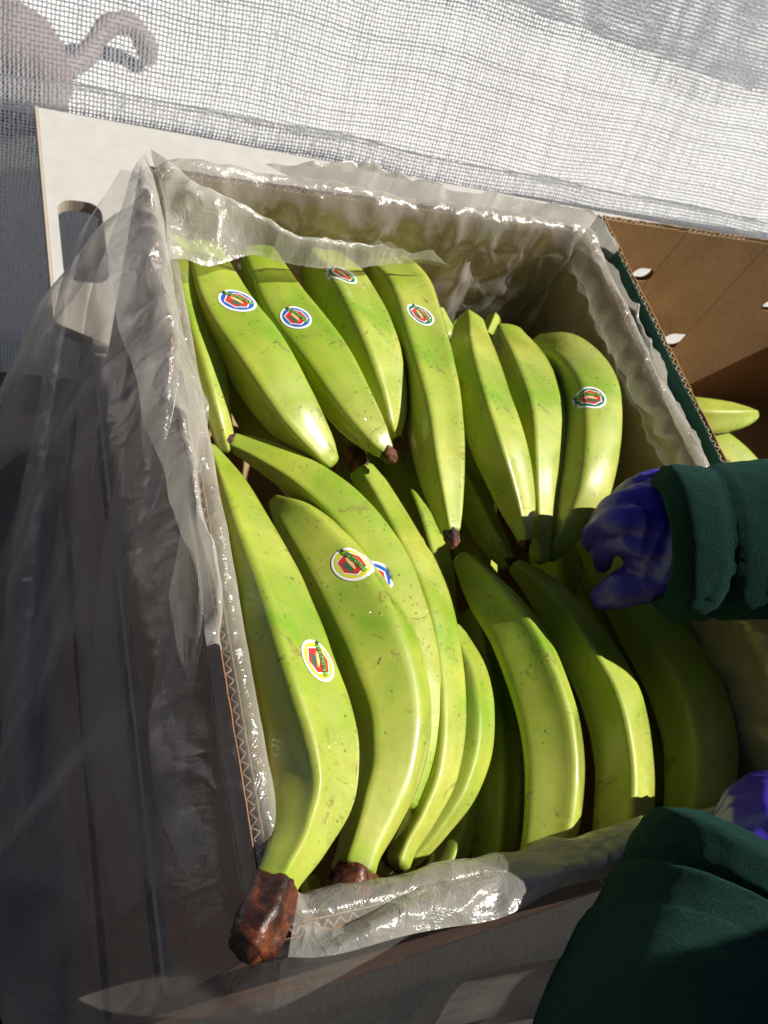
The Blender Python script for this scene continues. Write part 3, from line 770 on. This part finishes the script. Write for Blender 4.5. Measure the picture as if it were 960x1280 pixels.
# pleats fanning down from the back-left corner
for k_, (A_, B_, hp) in enumerate([
    ([(150, 212, -.004), (84, 330, -.085), (52, 480, -.14), (22, 640, -.20), (4, 780, -.245), (-14, 960, -.30), (0, 1090, -.34)],
     [(176, 216, .000), (118, 330, -.070), (98, 480, -.13), (86, 640, -.18), (80, 800, -.23), (82, 980, -.28), (110, 1130, -.32)], .020),
    ([(152, 262, .000), (112, 372, -.060), (98, 500, -.12), (90, 650, -.17), (96, 800, -.22), (112, 1000, -.28), (150, 1150, -.31)],
     [(192, 290, .004), (160, 400, -.036), (138, 520, -.085), (122, 660, -.13), (124, 800, -.18), (146, 960, -.23), (190, 1110, -.27)], .022),
    ([(206, 330, .004), (186, 430, -.016), (152, 560, -.065), (126, 700, -.12), (118, 850, -.17), (146, 1000, -.22), (200, 1140, -.26)],
     [(226, 372, .000), (224, 480, -.004), (204, 600, -.026), (172, 720, -.065), (156, 850, -.11), (182, 990, -.16), (240, 1120, -.20)], .020),
    ([(232, 600, .003), (222, 690, -.010), (200, 800, -.05), (186, 910, -.09), (200, 1020, -.13), (246, 1120, -.16)],
     [(250, 700, .000), (254, 780, -.006), (240, 870, -.030), (232, 950, -.06), (248, 1030, -.09), (292, 1110, -.12)], .014)]):
    flap('outer_pleat', A_, B_, 160, 26, hp, 0.0012, 10 + k_, 1.0, folds=0.0, mat='film3')
# bunched film along the back rim and the right rim
flap('folded_flap',
     [(330, 204, .006), (400, 214, .008), (480, 226, .010), (560, 238, .012), (640, 250, .012), (700, 260, .010), (742, 276, .006), (770, 312, .004)],
     [(400, 244, -.022), (455, 262, -.030), (505, 292, -.040), (560, 318, -.050), (615, 330, -.056), (665, 330, -.056), (706, 336, -.050), (748, 352, -.036)],
     190, 60, 0.014, 0.0110, 6)
flap('folded_flap',
     [(728, 280, .002), (748, 316, .000), (775, 358, -.003), (797, 406, -.006), (819, 468, -.008), (843, 534, -.008), (872, 596, -.008), (909, 676, -.008)],
     [(708, 300, -.022), (735, 345, -.026), (768, 392, -.026), (800, 430, -.020), (824, 490, -.014), (850, 548, -.012), (876, 604, -.012), (915, 684, -.012)],
     190, 40, 0.006, 0.0070, 7)
# front fold over the near ends
flap('folded_flap',
     [(358, 1196, .004), (400, 1196, .005), (470, 1182, .006), (540, 1166, .006), (620, 1148, .006), (700, 1112, .006), (770, 1092, .006), (880, 1060, .006)],
     [(372, 1112, -.016), (400, 1150, -.022), (448, 1140, -.022), (490, 1106, -.022), (545, 1078, -.024), (620, 1066, -.026), (690, 1062, -.028), (770, 1034, -.030), (880, 1010, -.03)][:9],
     170, 40, 0.010, 0.0045, 3)

# ------------------------------------------------------------------ shade net
def weave(name, x0, x1, z0, z1, y, pitch, width, parent, bottom=None, wav=0.004, seed=0, lean=0.42):
    nx = int((x1 - x0) / pitch) + 1; nz = int((z1 - z0) / pitch) + 1
    rg = np.random.RandomState(seed)
    X, Z = np.meshgrid(x0 + np.arange(nx) * pitch, z0 + np.arange(nz) * pitch, indexing='ij')
    def wob(fx, fz):
        out = np.zeros_like(X)
        for k in range(7):
            a, b_, c_ = rg.uniform(-1, 1), rg.uniform(-1, 1), rg.uniform(0, 6.28)
            out += np.sin(X * fx * a + Z * fz * b_ + c_) / 7 ** 0.5
        return out
    DX = 0.0020 * wob(40, 40) + 0.00035 * rg.randn(nx, nz); DZ = 0.0020 * wob(40, 40) + 0.00035 * rg.randn(nx, nz)
    Y = yback(X) + y + wav * wob(22, 14) + lean * np.maximum(Z - TZ, 0)
    Xp = X + DX; Zp = Z + DZ
    par = ((np.add.outer(np.arange(nx), np.arange(nz)) % 2) * 2 - 1) * 0.0003
    keep = np.ones((nx, nz), bool) if bottom is None else Zp > bottom(Xp)
    VV = []; FF = []; o0 = 0
    idx = np.arange(nx * nz).reshape(nx, nz) * 2
    hw = (width / 2 * rg.uniform(0.8, 1.25, (nx, 1))) * rg.uniform(0.85, 1.15, (nx, nz))
    A = np.stack([Xp - hw, Y + par, Zp], -1); B = np.stack([Xp + hw, Y + par, Zp], -1)
    VV.append(np.stack([A, B], 2).reshape(-1, 3))
    a = idx[:, :-1]; b_ = idx[:, 1:]; kk = keep[:, :-1] & keep[:, 1:]
    FF.append(np.stack([a, a + 1, b_ + 1, b_], -1)[kk])
    o0 = nx * nz * 2
    hw = (width / 2 * rg.uniform(0.75, 1.15, (1, nz))) * rg.uniform(0.85, 1.15, (nx, nz))
    A = np.stack([Xp, Y - par, Zp - hw], -1); B = np.stack([Xp, Y - par, Zp + hw], -1)
    VV.append(np.stack([A, B], 2).reshape(-1, 3))
    a = idx[:-1] + o0; b_ = idx[1:] + o0; kk = keep[:-1] & keep[1:]
    FF.append(np.stack([a, b_, b_ + 1, a + 1], -1)[kk])
    V = np.concatenate(VV); Fq = np.concatenate(FF)
    me = bpy.data.meshes.new(name); me.vertices.add(len(V)); me.vertices.foreach_set('co', V.astype(np.float32).ravel())
    me.loops.add(len(Fq) * 4); me.loops.foreach_set('vertex_index', Fq.astype(np.int32).ravel())
    me.polygons.add(len(Fq)); me.polygons.foreach_set('loop_start', np.arange(len(Fq), dtype=np.int32) * 4)
    me.update(calc_edges=True)
    return tag(link_mesh(name, me, M['net'], parent, False), kind='stuff')
NY = 0.010
net = empty('shade_net', (0.5, 0.9, -0.99), 'pale grey woven shade net hanging behind the white tabletop, its hem doubled', 'net')
weave('woven_mesh', -0.16, 1.30, TZ + 0.020, 0.24, NY, 0.0043, 0.0019, net, seed=1)
weave('lower_mesh', -0.16, 1.30, -0.70, TZ - 0.008, NY, 0.0043, 0.0019, net, seed=1)
weave('hem', -0.16, 1.30, TZ - 0.012, TZ + 0.024, NY, 0.0043, 0.0026, net, seed=1)
# second length of net overlapping at the top right with a frayed edge
a1 = PY(690, 0, yback(.65) + .13); a2 = PY(960, 100, yback(.9) + .11); sl = (a2.z - a1.z) / (a2.x - a1.x)
net2 = empty('shade_net', (0.9, 1.0, 0.0), 'second denser grey net overlapping at the upper right corner with frayed lower edge', 'net')
weave('woven_mesh', 0.45, 1.40, -0.15, 0.32, NY - 0.012, 0.0043, 0.0021, net2, seed=3, bottom=lambda x: a1.z + sl * (x - a1.x) + 0.0015 * np.sin(x * 700))

# thing seen through the net
def tube(name, pts, mat, parent, nring=20, nper=8, lump=0.0, cap=True):
    C = catmull(pts, nper); V = []; Fc = []; n = len(C); up = Vector((0.1, 0.2, 1))
    for i in range(n):
        p = Vector(C[i, :3]); T = (Vector(C[min(i + 1, n - 1), :3]) - Vector(C[max(i - 1, 0), :3])).normalized()
        N = T.cross(up).normalized(); B = T.cross(N)
        for k in range(nring):
            a = 2 * math.pi * k / nring; d = N * math.cos(a) + B * math.sin(a)
            q = p + d * C[i, 3]; q += d * lump * fbm(q, 12, 3); V.append(q)
            if i: b_ = (i - 1) * nring; Fc.append((b_ + k, b_ + (k + 1) % nring, b_ + (k + 1) % nring + nring, b_ + k + nring))
    V += [Vector(C[0, :3]), Vector(C[-1, :3])]
    for k in range(nring):
        Fc.append((len(V) - 2, (k + 1) % nring, k)); Fc.append((len(V) - 1, (n - 1) * nring + k, (n - 1) * nring + (k + 1) % nring))
    return link_mesh(name, mesh_of(name, V, Fc), mat, parent)
sack = empty('canvas_bag', tuple(P(20, 90, -0.994)), 'dusty pink bag with curved strap on the pavement behind the net', 'bag')
def G(u, v, z): return tuple(P(u, v, z))
tube('body', [(*G(20, 112, -.985), 0.02), (*G(20, 108, -.97), 0.115), (*G(12, 75, -.88), 0.12), (*G(2, 40, -.80), 0.09), (*G(-10, 12, -.76), 0.035)], M['pink'], sack, 28, 8, 0.012)
tube('strap', [(*G(58, 82, -.93), 0.022), (*G(88, 84, -.95), 0.024), (*G(112, 62, -.93), 0.026), (*G(134, 34, -.90), 0.026), (*G(162, 30, -.90), 0.028), (*G(180, 55, -.94), 0.030), (*G(183, 80, -.972), 0.022)], M['strap'], sack, 16, 8, 0.01)

# ------------------------------------------------------------------ person (two forearms reaching in)
per = empty('person', tuple(P(1000, 860, 0.0)), 'person in dark green fleece and purple gloves gripping a plantain at the right', 'person')
def blobs(name, chains, mat, parent, voxel=0.0014):
    bm = bmesh.new()
    for ch in chains:
        C = catmull(ch, 7)
        for i in range(len(C)):
            r_ = bmesh.ops.create_icosphere(bm, subdivisions=2, radius=C[i, 3], matrix=Matrix.Translation(Vector(C[i, :3])))
    me = from_bm(bm, name)
    o = bpy.data.objects.new(name, me); COL.objects.link(o)
    m = o.modifiers.new('r', 'REMESH'); m.mode = 'VOXEL'; m.voxel_size = voxel
    m2 = o.modifiers.new('s', 'SMOOTH'); m2.factor = 0.5; m2.iterations = 4
    dg = bpy.context.evaluated_depsgraph_get(); dg.update()
    me2 = bpy.data.meshes.new_from_object(o.evaluated_get(dg)); bpy.data.objects.remove(o); bpy.data.meshes.remove(me)
    me2.materials.clear(); me2.name = name
    NR = [v.normal.copy() for v in me2.vertices]
    for v, vn in zip(me2.vertices, NR):
        q = v.co.copy(); v.co = q + vn * (0.0011 * (ridged(Vector((q.x * 1.4, q.y * .5, q.z * .6)), 70) - 0.5))
    return link_mesh(name, me2, mat, parent)
def c(u, v, z, r): return (*P(u, v, z), r)
blobs('gloved_hand', [
    [c(884, 682, .022, .026), c(866, 682, .016, .027), c(845, 668, .010, .029), c(822, 662, .006, .027)],
    [c(840, 690, -.002, .024), c(815, 688, -.008, .020), c(800, 684, -.012, .014)],
    [c(870, 650, .020, .024), c(835, 632, .018, .020), c(812, 632, .014, .016)],
    [c(868, 700, .010, .024), c(840, 698, .002, .022), c(812, 695, -.004, .018)],
    [c(862, 622, .022, .0150), c(822, 606, .018, .0108), c(796, 612, .010, .0094), c(778, 624, -.008, .0084), c(768, 640, -.030, .0072)],
    [c(850, 640, .022, .0150), c(804, 624, .020, .0110), c(774, 632, .010, .0096), c(756, 644, -.010, .0086), c(748, 660, -.032, .0074)],
    [c(845, 665, .018, .0150), c(796, 650, .018, .0110), c(762, 654, .006, .0096), c(745, 665, -.014, .0086), c(741, 681, -.034, .0074)],
    [c(840, 690, .008, .0150), c(800, 678, .008, .0104), c(770, 680, -.004, .0090), c(755, 690, -.022, .0080), c(752, 704, -.038, .0068)],
    [c(868, 712, .002, .020), c(834, 718, -.008, .0200), c(800, 727, -.018, .0155), c(772, 739, -.028, .0120), c(755, 747, -.036, .0090)],
], M['glove'], per)
blobs('gloved_hand', [[c(u + 6, v + 30, z - .006, r) for (u, v, z, r) in ch] for ch in [
    [(965, 1050, .050, .028), (962, 1022, .035, .030), (965, 1010, .015, .034), (975, 1000, -.002, .030)],
    [(940, 1015, .025, .018), (922, 1005, .008, .0135), (905, 1004, -.010, .0100), (897, 1010, -.030, .0085)],
    [(955, 1010, .020, .018), (948, 998, .004, .0130), (940, 996, -.016, .0100), (935, 1002, -.034, .0085)],
    [(975, 1004, .018, .018), (980, 994, .002, .0130), (978, 992, -.018, .0100), (972, 998, -.036, .0085)],
    [(1000, 1004, .016, .017), (1010, 996, -.002, .0120), (1008, 996, -.020, .0095), (1002, 1002, -.036, .0078)],
    [(930, 1035, .035, .018), (905, 1030, .020, .0150), (890, 1030, .004, .0115), (880, 1032, -.012, .0090)],
]], M['glove'], per)
def sleeve(pts, seed, amp, nper=22, nring=96, flat=None):
    C = catmull(pts, nper); n = len(C)
    V = []; Fc = []; rows = []
    # inner lip first: fold the cuff back inside
    T0 = (Vector(C[1, :3]) - Vector(C[0, :3])).normalized()
    L = np.r_[0, np.cumsum(np.linalg.norm(np.diff(C[:, :3], axis=0), axis=1))]
    rings = [(Vector(C[0, :3]) + T0 * 0.05, C[0, 3] * 0.60, T0, 0.05), (Vector(C[0, :3]) + T0 * 0.004, C[0, 3] * 0.68, T0, 0.004),
             (Vector(C[0, :3]) - T0 * 0.0015, C[0, 3] * 0.73, T0, 0), (Vector(C[0, :3]) - T0 * 0.001, C[0, 3] * 0.78, T0, 0)]
    for i in range(n):
        T = (Vector(C[min(i + 1, n - 1), :3]) - Vector(C[max(i - 1, 0), :3])).normalized()
        dd = L[i]
        prof = 1.0
        if dd < 0.034: prof = 0.965 + 0.045 * math.sin(math.pi * min(1, (dd + 0.004) / 0.036)) ** 0.6
        prof -= 0.16 * (1 - smooth(dd, 0, 0.010)) ** 2
        groove = math.exp(-((dd - 0.034) / 0.0022) ** 2) * 0.045
        rings.append((Vector(C[i, :3]), C[i, 3] * (prof - groove), T, dd))
    m = len(rings); up = Vector((0, 0, 1)); off = Vector((seed, seed * 2, 0))
    for i, (p, r, T, dd) in enumerate(rings):
        N = (up - T * up.dot(T)).normalized(); B = T.cross(N)
        for k in range(nring):
            a = 2 * math.pi * k / nring; d = N * math.cos(a) + B * math.sin(a)
            q = p + d * r
            w = smooth(dd, 0.03, 0.08)
            f_ = (1.1 * noise.noise((q + off) * 11) + 0.35 * noise.noise((q + off) * 30)) * amp * (0.15 + 0.85 * w)
            q += d * f_ + d * 0.0009 * noise.noise(q * 160)
            V.append(q)
            if i: b_ = (i - 1) * nring; Fc.append((b_ + k, b_ + (k + 1) % nring, b_ + (k + 1) % nring + nring, b_ + k + nring))
    V += [rings[0][0], rings[-1][0]]
    for k in range(nring):
        Fc.append((len(V) - 2, (k + 1) % nring, k)); Fc.append((len(V) - 1, (m - 1) * nring + k, (m - 1) * nring + (k + 1) % nring))
    return link_mesh('fleece_sleeve', mesh_of('fleece_sleeve', V, Fc), M['fleece'], per)
S0 = P(820, 680, .012); SD = Vector((.905, -.215, .375))
sleeve([(*S0, .050), (*(S0 + SD * .05), .051), (*(S0 + SD * .11), .057), (*(S0 + SD * .22), .064), (.73, .17, .165, .062), (.785, .13, .22, .066), (.765, -.02, .30, .074), (.68, -.15, .39, .085)], 1.0, 0.0035, 14)
sleeve([c(948, 1078, .046, .054), c(915, 1145, .036, .057), (*P(893, 1220, .034), .060), (*P(872, 1310, .040), .063), (.20, -.12, .080, .066), (.13, -.235, .12, .064), (.20, -.30, .24, .068), (.31, -.27, .37, .078), (.36, -.21, .41, .080)], 5.0, 0.006, 14)
# the body behind the arms: out of frame, it is what shades the near side of the carton
blobs('jacket', [
    [(.50, -.33, -.12, .155), (.50, -.23, .05, .150), (.50, -.21, .20, .150), (.51, -.185, .34, .140)],
    [(.40, -.33, -.12, .135), (.38, -.22, .12, .130), (.37, -.27, .34, .110)],
    [(.60, -.33, -.12, .135), (.62, -.22, .12, .130), (.63, -.20, .32, .115)],
    [(.34, -.17, .40, .085), (.50, -.16, .42, .105), (.66, -.145, .40, .095)], [(.50, -.21, .45, .075), (.50, -.19, .49, .062)]], M['fleece'], per, 0.008)
blobs('head', [[(x, y + .10, z, r) for x, y, z, r in ch] for ch in [
    [(.50, -.31, .46, .052), (.50, -.30, .54, .052), (.50, -.285, .60, .070)],
    [(.50, -.30, .66, .085), (.50, -.27, .655, .085)], [(.50, -.235, .60, .05), (.50, -.225, .575, .035)],
    [(.50, -.192, .655, .010), (.50, -.176, .635, .013)], [(.412, -.28, .645, .018), (.410, -.28, .63, .014)], [(.588, -.28, .645, .018), (.590, -.28, .63, .014)]]], plain('warm_skin', (0.42, 0.24, 0.16), 0.5), per, 0.005)
blobs('hair', [[(.50, -.215, .675, .090), (.50, -.185, .69, .086), (.50, -.16, .70, .078)]], plain('dark_hair', (0.02, 0.014, 0.01), 0.6), per, 0.006)
blobs('trousers', [[(.42, -.36, -.10, .12), (.41, -.36, -.5, .085), (.41, -.37, -.93, .06)], [(.58, -.36, -.10, .12), (.59, -.36, -.5, .085), (.59, -.37, -.93, .06)]], plain('dark_trousers', (0.02, 0.022, 0.03), 0.8), per, 0.008)
for x in (.41, .59):
    blobs('shoe', [[(x, -.39, -.955, .042), (x, -.30, -.96, .038), (x, -.20, -.968, .030)]], plain('black_shoe', (0.015, 0.015, 0.015), 0.5), per, 0.005)
